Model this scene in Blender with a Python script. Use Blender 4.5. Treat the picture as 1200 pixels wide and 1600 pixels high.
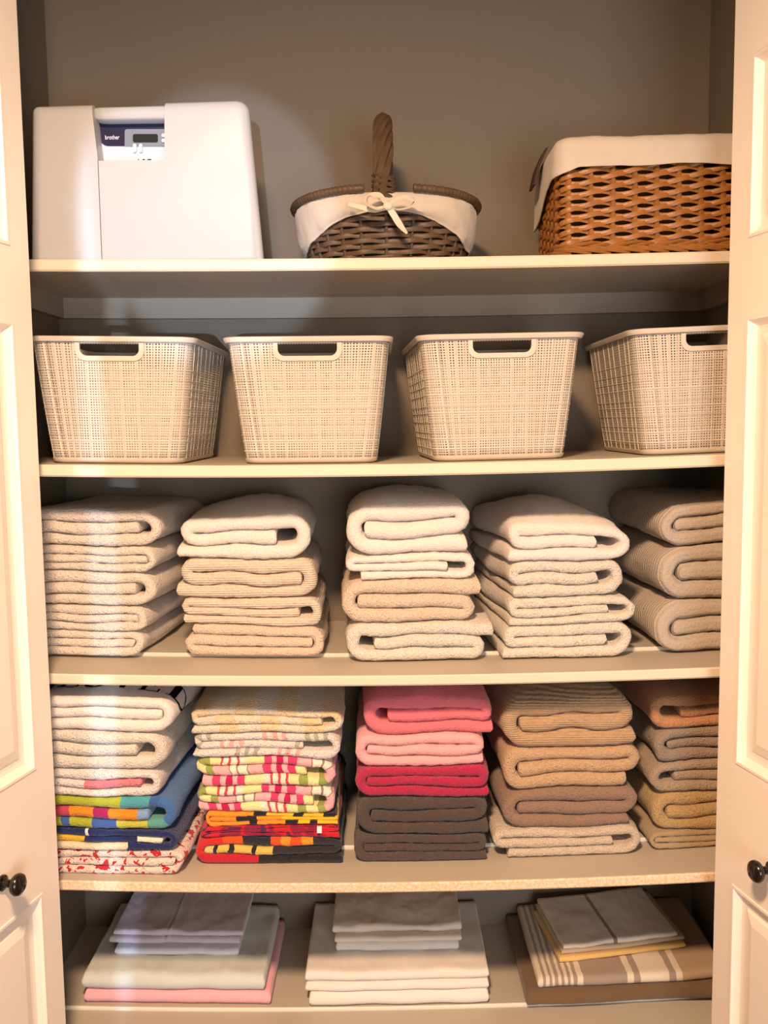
import bpy, bmesh, math, random
from mathutils import Vector, Matrix, noise
for o in list(bpy.data.objects): bpy.data.objects.remove(o, do_unlink=True)
SC = bpy.context.scene
COL = SC.collection
R = math.radians

# ------------------------------------------------------------------ camera
F = 1440.0; PITCH = R(5.55); ROLL = R(0.7); EYE = Vector((0, 0, 1.62))
fw = Vector((0, math.cos(PITCH), -math.sin(PITCH)))
r0 = Vector((1, 0, 0)); u0 = Vector((0, math.sin(PITCH), math.cos(PITCH)))
rt = r0*math.cos(ROLL) - u0*math.sin(ROLL)
up = u0*math.cos(ROLL) + r0*math.sin(ROLL)
cam_d = bpy.data.cameras.new('camera'); cam = bpy.data.objects.new('camera', cam_d); COL.objects.link(cam)
cam.matrix_world = Matrix(((rt.x, up.x, -fw.x, EYE.x), (rt.y, up.y, -fw.y, EYE.y), (rt.z, up.z, -fw.z, EYE.z), (0, 0, 0, 1)))
cam_d.sensor_fit = 'HORIZONTAL'; cam_d.sensor_width = 36; cam_d.lens = F*36/1200
cam_d.clip_start = 0.05
SC.camera = cam
def ray(px, py): return fw + rt*((px-600)/F) + up*((800-py)/F)
def at(px, py, Y):
    d = ray(px, py); return EYE + d*(Y/d.y)
def onz(px, py, z):
    d = ray(px, py); return EYE + d*((z-EYE.z)/d.z)

# ------------------------------------------------------------------ light
SC.view_settings.view_transform = 'Standard'; SC.view_settings.look = 'None'
SC.view_settings.gamma = 1; SC.view_settings.use_curve_mapping = False
SC.view_settings.exposure = 0.0
W = bpy.data.worlds.new('World'); SC.world = W; W.use_nodes = True
W.node_tree.nodes['Background'].inputs[0].default_value = (1.0, 0.86, 0.72, 1)
W.node_tree.nodes['Background'].inputs[1].default_value = 0.10
def area(name, loc, tgt, size, power, col, shape='DISK'):
    l = bpy.data.lights.new(name, 'AREA'); l.shape = shape; l.size = size; l.energy = power; l.color = col
    o = bpy.data.objects.new(name, l); COL.objects.link(o); o.location = loc
    o.rotation_euler = (Vector(tgt)-Vector(loc)).to_track_quat('-Z', 'Y').to_euler(); return o
def spot(name, loc, tgt, power, col, angle, sx, sy, blend, rad):
    l = bpy.data.lights.new(name, 'SPOT'); l.energy = power; l.color = col; l.spot_size = R(angle); l.spot_blend = blend
    l.shadow_soft_size = rad
    o = bpy.data.objects.new(name, l); COL.objects.link(o); o.location = loc
    o.rotation_euler = (Vector(tgt)-Vector(loc)).to_track_quat('-Z', 'Y').to_euler(); o.scale = (sx, sy, 1); return o
area('hall_ceiling_light', (-0.18, 0.14, 2.55), (-0.16, 0.40, 0.0), 0.24, 78, (1.0, 0.64, 0.395))
area('hall_window_daylight', (0.70, -1.9, 1.10), (-0.1, 1.7, 1.0), 1.3, 50, (0.98, 0.97, 1.0), 'SQUARE')
spot('daylight_strip_standin', (0.05, -2.2, 1.20), (-0.515, 1.63, 1.22), 300, (0.56, 0.72, 1.0), 28, 0.030, 1.0, 0.4, 0.012)  # added narrow spot, shaped to stand for a sliver of window daylight
spot('daylight_upper_standin', (0.05, -2.2, 1.35), (-0.31, 1.70, 1.99), 400, (0.52, 0.70, 1.0), 20, 0.36, 0.40, 0.3, 0.015)  # added spot standing in for the daylight patch over the top shelf

# ------------------------------------------------------------------ materials
def lin(c):
    return tuple(((v/255)/12.92 if v/255 <= .04045 else ((v/255+.055)/1.055)**2.4) for v in c)
MATS = {}
def newmat(name):
    m = bpy.data.materials.new(name); m.use_nodes = True
    nt = m.node_tree; b = nt.nodes['Principled BSDF']; MATS[name] = m
    return m, nt, b
def N(nt, t, **kw):
    n = nt.nodes.new(t)
    for k, v in kw.items():
        if k in n.inputs: n.inputs[k].default_value = v
        else: setattr(n, k, v)
    return n
def mth(nt, op, a, b=None):
    n = nt.nodes.new('ShaderNodeMath'); n.operation = op
    for i, v in enumerate((a, b)):
        if v is None: continue
        if isinstance(v, (int, float)): n.inputs[i].default_value = v
        else: nt.links.new(v, n.inputs[i])
    return n.outputs[0]
def rgba(c): return (*c, 1) if len(c) == 3 else c
def bump(nt, b, h, strength, dist, prev=None):
    n = N(nt, 'ShaderNodeBump'); n.inputs['Strength'].default_value = strength; n.inputs['Distance'].default_value = dist
    nt.links.new(h, n.inputs['Height'])
    if prev: nt.links.new(prev, n.inputs['Normal'])
    nt.links.new(n.outputs[0], b.inputs['Normal']); return n.outputs[0]
def simple(name, col, rough=.5, spec=.3, nscale=0, nstr=.1, ndist=.002, var=0, metal=0):
    m, nt, b = newmat(name)
    b.inputs['Base Color'].default_value = rgba(lin(col)); b.inputs['Roughness'].default_value = rough
    b.inputs['Specular IOR Level'].default_value = spec; b.inputs['Metallic'].default_value = metal
    if nscale:
        tc = N(nt, 'ShaderNodeTexCoord'); nz = N(nt, 'ShaderNodeTexNoise', Scale=nscale, Detail=4.0)
        nt.links.new(tc.outputs['Object'], nz.inputs['Vector'])
        bump(nt, b, nz.outputs['Fac'], nstr, ndist)
        if var:
            mx = N(nt, 'ShaderNodeMixRGB'); c = lin(col)
            mx.inputs[1].default_value = rgba(tuple(v*(1-var) for v in c)); mx.inputs[2].default_value = rgba(tuple(min(1, v*(1+var)) for v in c))
            n2 = N(nt, 'ShaderNodeTexNoise', Scale=nscale*.35, Detail=3.0); nt.links.new(tc.outputs['Object'], n2.inputs['Vector'])
            nt.links.new(n2.outputs['Fac'], mx.inputs[0]); nt.links.new(mx.outputs[0], b.inputs['Base Color'])
    return m
def terry(name, col=None, stops=None, period=1.0, rib=0, ribdir='s', fuzz=1.0, smooth=False, splat=None, depthmul=None, bands=0):
    """cloth; stops = constant ramp along the cloth (UV x), repeated 'period' times"""
    m, nt, b = newmat(name)
    b.inputs['Roughness'].default_value = .95; b.inputs['Specular IOR Level'].default_value = .1
    b.inputs['Sheen Weight'].default_value = .25; b.inputs['Sheen Roughness'].default_value = .6
    uv = N(nt, 'ShaderNodeUVMap'); sp = N(nt, 'ShaderNodeSeparateXYZ'); nt.links.new(uv.outputs[0], sp.inputs[0])
    tc = N(nt, 'ShaderNodeTexCoord')
    if stops:
        x = sp.outputs[0]
        wob = N(nt, 'ShaderNodeTexNoise', Scale=60.0); nt.links.new(tc.outputs['Object'], wob.inputs['Vector'])
        x = mth(nt, 'ADD', x, mth(nt, 'MULTIPLY', mth(nt, 'SUBTRACT', wob.outputs['Fac'], .5), .012))
        if period != 1.0: x = mth(nt, 'FRACT', mth(nt, 'MULTIPLY', x, period))
        cr = N(nt, 'ShaderNodeValToRGB'); cr.color_ramp.interpolation = 'CONSTANT'
        el = cr.color_ramp.elements
        while len(el) < len(stops): el.new(1.0)
        for e, (p, c) in zip(el, stops): e.position = p
        for e, (p, c) in zip(el, stops): e.position = p; e.color = rgba(lin(c))
        nt.links.new(x, cr.inputs[0]); colout = cr.outputs[0]
    else:
        rg = N(nt, 'ShaderNodeRGB'); rg.outputs[0].default_value = rgba(lin(col)); colout = rg.outputs[0]
    if splat:                                              # printed splotches: (colour, scale, threshold)
        for c2, sc, th in splat:
            nz = N(nt, 'ShaderNodeTexNoise', Scale=sc, Detail=2.0, Distortion=.8); nt.links.new(tc.outputs['Object'], nz.inputs['Vector'])
            g = mth(nt, 'GREATER_THAN', nz.outputs['Fac'], th)
            mx = N(nt, 'ShaderNodeMixRGB'); nt.links.new(g, mx.inputs[0]); nt.links.new(colout, mx.inputs[1])
            mx.inputs[2].default_value = rgba(lin(c2)); colout = mx.outputs[0]
    if bands:                                              # woven bands along the depth
        g = mth(nt, 'GREATER_THAN', mth(nt, 'SINE', mth(nt, 'MULTIPLY', sp.outputs[1], bands)), .1)
    nz = N(nt, 'ShaderNodeTexNoise', Scale=260.0, Detail=3.0); nt.links.new(tc.outputs['Object'], nz.inputs['Vector'])
    hsv = N(nt, 'ShaderNodeHueSaturation'); nt.links.new(colout, hsv.inputs['Color'])
    nt.links.new(mth(nt, 'ADD', mth(nt, 'MULTIPLY', nz.outputs['Fac'], .36*fuzz), 1-.18*fuzz), hsv.inputs['Value'])
    nt.links.new(hsv.outputs[0], b.inputs['Base Color'])
    h = nz.outputs['Fac']
    nrm = bump(nt, b, h, (.8 if not rib else .4)*min(1, fuzz) if not smooth else .25, .006 if not smooth else .0015)
    vo = N(nt, 'ShaderNodeTexVoronoi', Scale=420.0); nt.links.new(tc.outputs['Object'], vo.inputs['Vector'])
    if not smooth: nrm = bump(nt, b, vo.outputs['Distance'], (.45 if not rib else .2)*fuzz, .003, nrm)
    if rib:
        src = sp.outputs[0] if ribdir == 's' else sp.outputs[1]
        if ribdir == 'v':
            cm = N(nt, 'ShaderNodeSeparateXYZ'); nt.links.new(tc.outputs['Object'], cm.inputs[0]); src = cm.outputs[2]
        w = mth(nt, 'SINE', mth(nt, 'MULTIPLY', src, rib))
        bump(nt, b, w, .5, .002, nrm)
    return m

simple('wall_paint', (132, 121, 107), .85, .2, 90, .12, .002, .03)
simple('shelf_paint', (190, 181, 166), .5, .3, 30, .04, .002, .02)
simple('shelf_edge', (228, 212, 188), .5, .3, 60, .05, .001, .02)
simple('strip_paint', (226, 220, 206), .5, .3)
simple('cleat_paint', (166, 154, 137), .6, .3, 50, .05, .001)
simple('door_paint', (252, 242, 228), .35, .4, 40, .02, .001)
simple('floor_wood', (120, 84, 56), .45, .4, 20, .1, .002, .2)
simple('bronze', (26, 17, 13), .22, .6)
simple('printer_white', (192, 191, 188), .42, .4)
simple('printer_grey', (205, 208, 214), .45, .4)
simple('printer_panel', (128, 134, 146), .4, .4)
simple('navy_plastic', (20, 18, 52), .5, .3)
simple('lcd', (40, 46, 40), .2, .5)
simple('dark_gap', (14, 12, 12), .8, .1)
simple('logo_white', (240, 240, 244), .6, .2)
simple('plastic_white', (214, 203, 187), .5, .35)
simple('wicker_dark', (92, 72, 54), .45, .35, 130, .4, .002, .35)
simple('wicker_honey', (156, 102, 48), .38, .45, 120, .35, .002, .30)
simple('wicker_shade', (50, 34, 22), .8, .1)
simple('strap_brown', (62, 40, 28), .6, .3, 150, .3, .001)
simple('thread_black', (22, 18, 18), .9, .05)
terry('liner_cotton', (205, 193, 176), fuzz=.25, smooth=True)
terry('ribbon_cotton', (222, 212, 192), fuzz=.25, smooth=True)
# raw chipboard
m, nt, b = newmat('chipboard'); tc = N(nt, 'ShaderNodeTexCoord'); nz = N(nt, 'ShaderNodeTexNoise', Scale=170.0, Detail=5.0, Roughness=.7)
nt.links.new(tc.outputs['Object'], nz.inputs['Vector']); cr = N(nt, 'ShaderNodeValToRGB')
cr.color_ramp.elements[0].position = .35; cr.color_ramp.elements[0].color = rgba(lin((222, 180, 136)))
cr.color_ramp.elements[1].position = .62; cr.color_ramp.elements[1].color = rgba(lin((246, 226, 196)))
nt.links.new(nz.outputs['Fac'], cr.inputs[0]); nt.links.new(cr.outputs[0], b.inputs['Base Color']); b.inputs['Roughness'].default_value = .85
bump(nt, b, nz.outputs['Fac'], .4, .002)
# woven plastic with real see-through openings
m, nt, b = newmat('plastic_weave'); b.inputs['Base Color'].default_value = rgba(lin((214, 203, 187))); b.inputs['Roughness'].default_value = .5
uv = N(nt, 'ShaderNodeUVMap'); sp = N(nt, 'ShaderNodeSeparateXYZ'); nt.links.new(uv.outputs[0], sp.inputs[0])
P = .0046
cu = mth(nt, 'DIVIDE', sp.outputs[0], P); cv = mth(nt, 'DIVIDE', sp.outputs[1], P)
fu = mth(nt, 'ABSOLUTE', mth(nt, 'SUBTRACT', mth(nt, 'FRACT', cu), .5)); fv = mth(nt, 'ABSOLUTE', mth(nt, 'SUBTRACT', mth(nt, 'FRACT', cv), .5))
hole = mth(nt, 'MULTIPLY', mth(nt, 'LESS_THAN', fu, .24), mth(nt, 'LESS_THAN', fv, .24))
hgt = mth(nt, 'MAXIMUM', fu, fv)
bump(nt, b, hgt, .8, .002)
tr = N(nt, 'ShaderNodeBsdfTransparent'); mxs = N(nt, 'ShaderNodeMixShader')
nt.links.new(hole, mxs.inputs[0]); nt.links.new(b.outputs[0], mxs.inputs[1]); nt.links.new(tr.outputs[0], mxs.inputs[2])
nt.links.new(mxs.outputs[0], nt.nodes['Material Output'].inputs[0])

# ------------------------------------------------------------------ helpers
def mesh_obj(name, verts, faces, mat, parent=None, smooth=False, uvs=None):
    me = bpy.data.meshes.new(name); me.from_pydata([tuple(v) for v in verts], [], faces); me.update()
    if mat: me.materials.append(MATS[mat])
    o = bpy.data.objects.new(name, me); COL.objects.link(o)
    if parent: o.parent = parent
    if smooth: me.shade_smooth()
    return o
def fix(o, ang=None):
    bm = bmesh.new(); bm.from_mesh(o.data); bmesh.ops.recalc_face_normals(bm, faces=bm.faces); bm.to_mesh(o.data); bm.free(); return o
def tag(o, label=None, cat=None, group=None, kind=None):
    if label: o['label'] = label
    if cat: o['category'] = cat
    if group: o['group'] = group
    if kind: o['kind'] = kind
    return o
def empty(name, loc=(0, 0, 0), rz=0):
    o = bpy.data.objects.new(name, None); COL.objects.link(o); o.location = loc; o.rotation_euler = (0, 0, rz); o.empty_display_size = .05; return o
def bm_box(bm, x0, x1, y0, y1, z0, z1):
    v = [bm.verts.new(p) for p in ((x0,y0,z0),(x1,y0,z0),(x1,y1,z0),(x0,y1,z0),(x0,y0,z1),(x1,y0,z1),(x1,y1,z1),(x0,y1,z1))]
    for f in ((0,3,2,1),(4,5,6,7),(0,1,5,4),(1,2,6,5),(2,3,7,6),(3,0,4,7)): bm.faces.new([v[i] for i in f])
def box(name, x0, x1, y0, y1, z0, z1, mat, parent=None, bev=0):
    bm = bmesh.new(); bm_box(bm, x0, x1, y0, y1, z0, z1)
    if bev: bmesh.ops.bevel(bm, geom=bm.edges[:], offset=bev, segments=3, affect='EDGES', profile=.5)
    return bm_obj(name, bm, mat, parent, bool(bev))
def bm_obj(name, bm, mat, parent=None, smooth=False):
    me = bpy.data.meshes.new(name); bmesh.ops.recalc_face_normals(bm, faces=bm.faces); bm.to_mesh(me); bm.free()
    me.materials.append(MATS[mat]); o = bpy.data.objects.new(name, me); COL.objects.link(o)
    if parent: o.parent = parent
    if smooth:
        me.shade_smooth(); 
        try: me.set_sharp_from_angle(angle=R(50))
        except Exception: pass
    return o
def tube_pts(bm, pts, rad, seg=6, closed=False, flat=None, upv=None):
    """tube along pts; rad number or list; flat=(scale_side, scale_up)"""
    n = len(pts); rings = []
    for i, p in enumerate(pts):
        a = pts[(i-1) % n] if (closed or i > 0) else pts[i]; c = pts[(i+1) % n] if (closed or i < n-1) else pts[i]
        t = (c-a).normalized(); u = upv if upv else Vector((0, 0, 1))
        if abs(t.dot(u)) > .95: u = Vector((0, 1, 0)) if abs(t.y) < .9 else Vector((1, 0, 0))
        s = t.cross(u).normalized(); u2 = s.cross(t).normalized()
        r = rad[i] if isinstance(rad, (list, tuple)) else rad
        fs, fu_ = flat if flat else (1, 1)
        rings.append([bm.verts.new(p + s*(math.cos(2*math.pi*k/seg)*r*fs) + u2*(math.sin(2*math.pi*k/seg)*r*fu_)) for k in range(seg)])
    for i in range(n if closed else n-1):
        A, B = rings[i], rings[(i+1) % n]
        for k in range(seg): bm.faces.new((A[k], A[(k+1) % seg], B[(k+1) % seg], B[k]))
    if not closed:
        bm.faces.new(rings[0]); bm.faces.new(rings[-1][::-1])
def loft(loops, name, mat, parent=None, cap0=True, cap1=True, smooth=True, closed=True):
    bm = bmesh.new(); rs = [[bm.verts.new(p) for p in l] for l in loops]; n = len(loops[0])
    for A, B in zip(rs, rs[1:]):
        for k in range(n if closed else n-1): bm.faces.new((A[k], A[(k+1) % n], B[(k+1) % n], B[k]))
    if cap0: bm.faces.new(rs[0][::-1])
    if cap1: bm.faces.new(rs[-1])
    return bm_obj(name, bm, mat, parent, smooth)

# ------------------------------------------------------------------ structure
YF, YB = 1.60, 2.03; XW = .70; YSEAM = 1.735; STEP = .006
def par(pts, Y):
    q = [at(x, y, Y) for x, y in pts]
    (x1, z1), (x2, z2), (x3, z3) = [(p.x, p.z) for p in q]
    def f(X):
        return z1*(X-x2)*(X-x3)/((x1-x2)*(x1-x3)) + z2*(X-x1)*(X-x3)/((x2-x1)*(x2-x3)) + z3*(X-x1)*(X-x2)/((x3-x1)*(x3-x2))
    return f
YS1 = 1.66
SZ = {1: par([(45, 405), (600, 402.5), (1130, 392)], YS1), 2: par([(60, 726), (600, 725.5), (1130, 710)], YF),
      3: par([(75, 1053), (600, 1056), (1120, 1043)], YF), 4: par([(90, 1376), (600, 1380), (1020, 1368)], YF)}
_s5 = par([(100, 1573), (460, 1576), (830, 1568)], YSEAM)
SZ[5] = lambda X: _s5(X) - STEP
floor = box('floor', -1.6, 1.6, -.6, YB+.1, -.1, 0, 'floor_wood'); tag(floor, kind='structure')
tag(box('ceiling', -1.6, 1.6, 1.45, YB+.1, 2.62, 2.70, 'wall_paint'), kind='structure')
tag(box('wall_back', -.9, .9, YB, YB+.1, 0, 2.62, 'wall_paint'), kind='structure')
tag(box('wall_left', -XW-.1, -XW, 1.58, YB, 0, 2.62, 'wall_paint'), kind='structure')
tag(box('wall_right', XW, XW+.1, 1.58, YB, 0, 2.62, 'wall_paint'), kind='structure')
tag(box('trim_1', -.9, .9, 1.52, 1.58, 2.535, 2.62, 'door_paint'), kind='structure')

def board(name, zf, y0, y1, th, mat, parent, dz=0, x0=-XW, x1=XW, edge=None):
    n = 24; loops = []
    for i in range(n+1):
        X = x0+(x1-x0)*i/n; z = zf(X)+dz
        b_ = .0025
        loops.append([(X, y0+b_, z), (X, y1, z), (X, y1, z-th), (X, y0+b_, z-th), (X, y0, z-th+b_), (X, y0, z-b_)])
    return loft(loops, name, mat, parent, smooth=False)
def shelf(k, label, y0, th, split, edge_mat='shelf_edge', top='shelf_paint'):
    e = empty('closet_shelf', (0, 0, 0)); tag(e, label, 'shelf', 'closet shelves')
    if split:
        board('front_board', SZ[k], y0+.002, YSEAM-.0005, th, top, e)
        board('rear_board', SZ[k], YSEAM+.003, YB, th, top, e, dz=STEP)
        board('edge_strip', SZ[k], YSEAM, YSEAM+.0028, th, 'strip_paint', e, dz=STEP+.0006)
    else:
        board('shelf_board', SZ[k], y0+.002, YB, th, top, e)
    board('front_edge', SZ[k], y0, y0+.0019, th, edge_mat, e)
    return e
s1 = shelf(1, 'highest painted closet shelf, under the printer and both wicker baskets', YS1, .0205, False)
shelf(2, 'painted closet shelf that carries the white plastic bins', YF, .0205, False)
shelf(3, 'painted closet shelf that carries the cream and white towels', YF, .0185, True)
shelf(4, 'closet shelf with raw chipboard front edge under the colourful towels', YF, .0185, True, 'chipboard')
shelf(5, 'lowest closet shelf in view, under the folded bed sheets', YF, .0185, True)
zc = SZ[1](0)-.0205
def cleat(name, x0, x1, y0, y1):
    n = 16; loops = []
    along = 'x'
    for i in range(n+1):
        X = x0+(x1-x0)*i/n; zt = SZ[1](X)-.0206
        loops.append([(X, y0, zt), (X, y1, zt), (X, y1, zt-.043), (X, y0, zt-.043)])
    return loft(loops, name, 'cleat_paint', s1, smooth=False)
cleat('rear_cleat', -XW+.017, XW-.017, YB-.018, YB); cleat('side_cleat', -XW, -XW+.0165, YS1+.02, YB); cleat('side_cleat', XW-.0165, XW, YS1+.02, YB)

# doors: two leaves each, folded open
TH = R(13); LW = .305; DT = .034
def door(name, side):
    fe = at(92, 1375, 1.55) if side < 0 else at(1117, 1375, 1.55)
    X0 = fe.x
    e = empty(name, (0, 0, 0)); tag(e, kind='structure')
    a = Vector((side*math.sin(TH), -math.cos(TH), 0)); n = Vector((-side*math.cos(TH), -math.sin(TH), 0)); z = Vector((0, 0, 1))
    O = Vector((X0, 1.55, 0))
    sx = 1147 if side > 0 else 55
    Zs = []
    # panel boundaries read along the stile edge (about 5 cm from the free edge)
    Yst = 1.55-.05*math.cos(TH)
    ys = [(1172, 85), (1167, 373), (1165, 495), (1147, 1193), (1143, 1380)] if side > 0 else [(3, 92), (15, 385), (22, 502), (53, 1203), (65, 1394)]
    zz = [at(x, y, Yst).z for x, y in ys]
    panels = [(zz[1], zz[0]), (zz[3], zz[2]), (.22, zz[4])]
    ztop = 2.52; z0 = .02; ST = .05
    def build(nm, O, a, n, withknob):
        M = Matrix(((a.x, n.x, 0, O.x), (a.y, n.y, 0, O.y), (0, 0, 1, 0), (0, 0, 0, 1)))
        bm = bmesh.new()
        bm_box(bm, 0, ST, -DT, 0, z0, ztop); bm_box(bm, LW-ST, LW, -DT, 0, z0, ztop)
        ed = [z0, panels[2][0], panels[2][1], panels[1][0], panels[1][1], panels[0][0], panels[0][1], ztop]
        for i in range(0, 8, 2): bm_box(bm, ST, LW-ST, -DT, 0, ed[i], ed[i+1])
        bm.transform(M); leaf = bm_obj(nm, bm, 'door_paint', e)
        for p0, p1 in panels:
            loops = []
            for off, d in ((0, -DT*.5), (0, -.0005), (.0015, .0015), (.006, .0015), (.009, -.003), (.016, -.010), (.022, -.011), (.030, -.011), (.034, -.008), (.050, -.004)):
                A0, A1, B0, B1 = ST+off, LW-ST-off, p0+off, p1-off
                loops.append([M @ Vector(p) for p in ((A0, d, B0), (A1, d, B0), (A1, d, B1), (A0, d, B1))])
            loft(loops, 'panel', 'door_paint', leaf, cap0=True, smooth=False)
        if withknob:
            kz = at(1203 if side > 0 else -2, 1357 if side > 0 else 1378, 1.55-.152*math.cos(TH)).z
            c = Vector((.155, 0, kz)); loops = []
            prof = [(0, .0125), (.004, .0125), (.006, .007), (.016, .0062), (.020, .010), (.024, .0155), (.029, .0178), (.034, .0165), (.038, .011), (.040, .004)]
            for d, r in prof:
                loops.append([M @ (c + Vector((math.cos(t)*r, d, math.sin(t)*r))) for t in [2*math.pi*i/28 for i in range(28)]])
            k = loft(loops, 'knob', 'bronze', leaf); k['label'] = 'dark bronze round knob'
    build('leaf', O, a, n, True)
    # second leaf folded behind the first
    P = O + a*LW - n*(DT*2+.012)
    E = Vector((X0+side*.155, 1.55, 0)); a2 = (E-P).normalized(); n2 = Vector((-a2.y, a2.x, 0)) * (1 if side < 0 else -1)
    build('leaf', P, a2, n2, False)
door('door_1', -1); door('door_2', 1)

# ------------------------------------------------------------------ cloth sweeps
def arc(cx, cz, r, a0, a1, n):
    return [(cx+r*math.cos(a0+(a1-a0)*i/n), cz+r*math.sin(a0+(a1-a0)*i/n)) for i in range(n+1)]
def resample(pts, n):
    d = [0]
    for p, q in zip(pts, pts[1:]): d.append(d[-1]+math.hypot(q[0]-p[0], q[1]-p[1]))
    out = []; j = 0
    for i in range(n):
        s = d[-1]*i/(n-1)
        while j < len(d)-2 and d[j+1] < s: j += 1
        f = (s-d[j])/max(1e-9, d[j+1]-d[j]); out.append((pts[j][0]+(pts[j+1][0]-pts[j][0])*f, pts[j][1]+(pts[j+1][1]-pts[j][1])*f))
    return out, d[-1]
def spiral(Wd, H, free=.004, inner=.010, layers=3, point=0):
    """three layers: free end (right) - bottom - big fold (left) - top - small fold (right) - middle"""
    t = H/3; p = []
    p += [(Wd-free, t/2), (1.5*t, t/2)]
    p += [(x*1.0, z) for x, z in arc(1.5*t, H/2, t, -math.pi/2, -3*math.pi/2, 16)]
    p += [(Wd-t, H-t/2)]
    p += arc(Wd-t, H-t, t/2, math.pi/2, -math.pi/2, 12)
    p += [(1.5*t+inner, H/2)]
    return p, t
def sm(x): x = max(0, min(1, x)); return x*x*(3-2*x)
def sweep(name, path, t, yf, depth, place, mat, seed=0, nu=110, ny=9, rough=.0012, bulge=.42, yjit=.003, parent=None, gap=.95, wr=0, wrs=14, endround=True, thick=None):
    pts, L = resample(path, nu); sd = Vector((seed*7.13, seed*3.7, seed*1.9))
    hv = t/2*gap; K = 7
    ring = []                                             # (v, yrel in metres from front)
    for i in range(K):
        a = -math.pi/2 + math.pi*i/(K-1); ring.append((math.sin(a), -math.cos(a)*bulge*t + bulge*t))
    for i in range(1, ny+1): ring.append((1, bulge*t+(depth-bulge*t)*i/ny))
    ring.append((0, depth+.25*t))
    for i in range(ny, 0, -1): ring.append((-1, bulge*t+(depth-bulge*t)*i/ny))
    nr = len(ring); verts = []; uv = []
    def ringat(i, sc, ext):
        x, z = pts[i]; a = pts[max(0, i-1)]; c = pts[min(nu-1, i+1)]
        tx, tz = c[0]-a[0], c[1]-a[1]; l = math.hypot(tx, tz) or 1; tx /= l; tz /= l
        nx, nz = -tz, tx; x += tx*ext; z += tz*ext
        s = i/(nu-1)
        oy = yjit*noise.noise(Vector((s*5, 1.7, 3.1))+sd)*2
        th = hv*(thick(s) if thick else 1)
        for v, y in ring:
            px = x+nx*v*th*sc; pz = z+nz*v*th*sc
            w = noise.noise(Vector((px*70, y*45, pz*70+v*.01))+sd)
            d = rough*(w+.6*noise.noise(Vector((px*190, y*120, pz*190))+sd))
            if wr: d += wr*(noise.noise(Vector((px*wrs, y*wrs*.8, 5.5))+sd) + .5*abs(noise.noise(Vector((px*wrs*2.3+y*9, y*wrs*1.4, 9.5))+sd)))*(1 if v > 0 else .15)
            verts.append(place(px+nx*v*d, y+oy*(1-sm(y/.1))+(0 if v else 0), pz+nz*v*d))
            uv.append((s, y))
    if endround: ringat(0, .45, -t*.14); ringat(0, .85, -t*.06)
    for i in range(nu): ringat(i, 1, 0)
    if endround: ringat(nu-1, .85, t*.06); ringat(nu-1, .45, t*.14)
    nn = len(verts)//nr; faces = []
    for i in range(nn-1):
        for k in range(nr):
            faces.append((i*nr+k, i*nr+(k+1) % nr, (i+1)*nr+(k+1) % nr, (i+1)*nr+k))
    # end caps: join the two sides
    for base in (0, (nn-1)*nr):
        for j in range(3): faces.append((base+j, base+j+1, base+K-2-j, base+K-1-j)) if j < 2 else faces.append((base+2, base+3, base+4))
        chain_p = [K-1+i for i in range(ny+1)]; chain_m = [0]+[nr-i for i in range(1, ny+1)]
        for j in range(ny): faces.append((base+chain_p[j], base+chain_p[j+1], base+chain_m[j+1], base+chain_m[j]))
        faces.append((base+chain_p[ny], base+chain_p[ny]+1, base+chain_m[ny]))
    o = mesh_obj(name, verts, faces, mat, parent); me = o.data
    ul = me.uv_layers.new(name='UVMap'); lo = [0]*len(me.loops); me.loops.foreach_get('vertex_index', lo)
    flat = [c for i in lo for c in uv[i]]; ul.data.foreach_set('uv', flat)
    fix(o); me.shade_smooth()
    def surf(s, y, side=1):                               # one face of the cloth
        i0 = (2 if endround else 0)+min(nu-2, max(0, int(s*(nu-1)))); f = s*(nu-1)-int(s*(nu-1))
        best = [K-1+i for i in range(ny+1)] if side > 0 else [0]+[nr-i for i in range(1, ny+1)]; j = max(0, min(ny-1, int((y-bulge*t)/(depth-bulge*t)*ny))); g = (y-bulge*t)/(depth-bulge*t)*ny-j
        A = verts; a = A[i0*nr+best[j]]; b_ = A[(i0+1)*nr+best[j]]; c = A[i0*nr+best[j+1]]; d = A[(i0+1)*nr+best[j+1]]
        p = (a*(1-f)+b_*f)*(1-g)+(c*(1-f)+d*f)*g
        nrm = (b_-a).cross(c-a).normalized()
        return p, nrm
    o_surf[o.name] = surf
    return o
o_surf = {}

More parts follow.
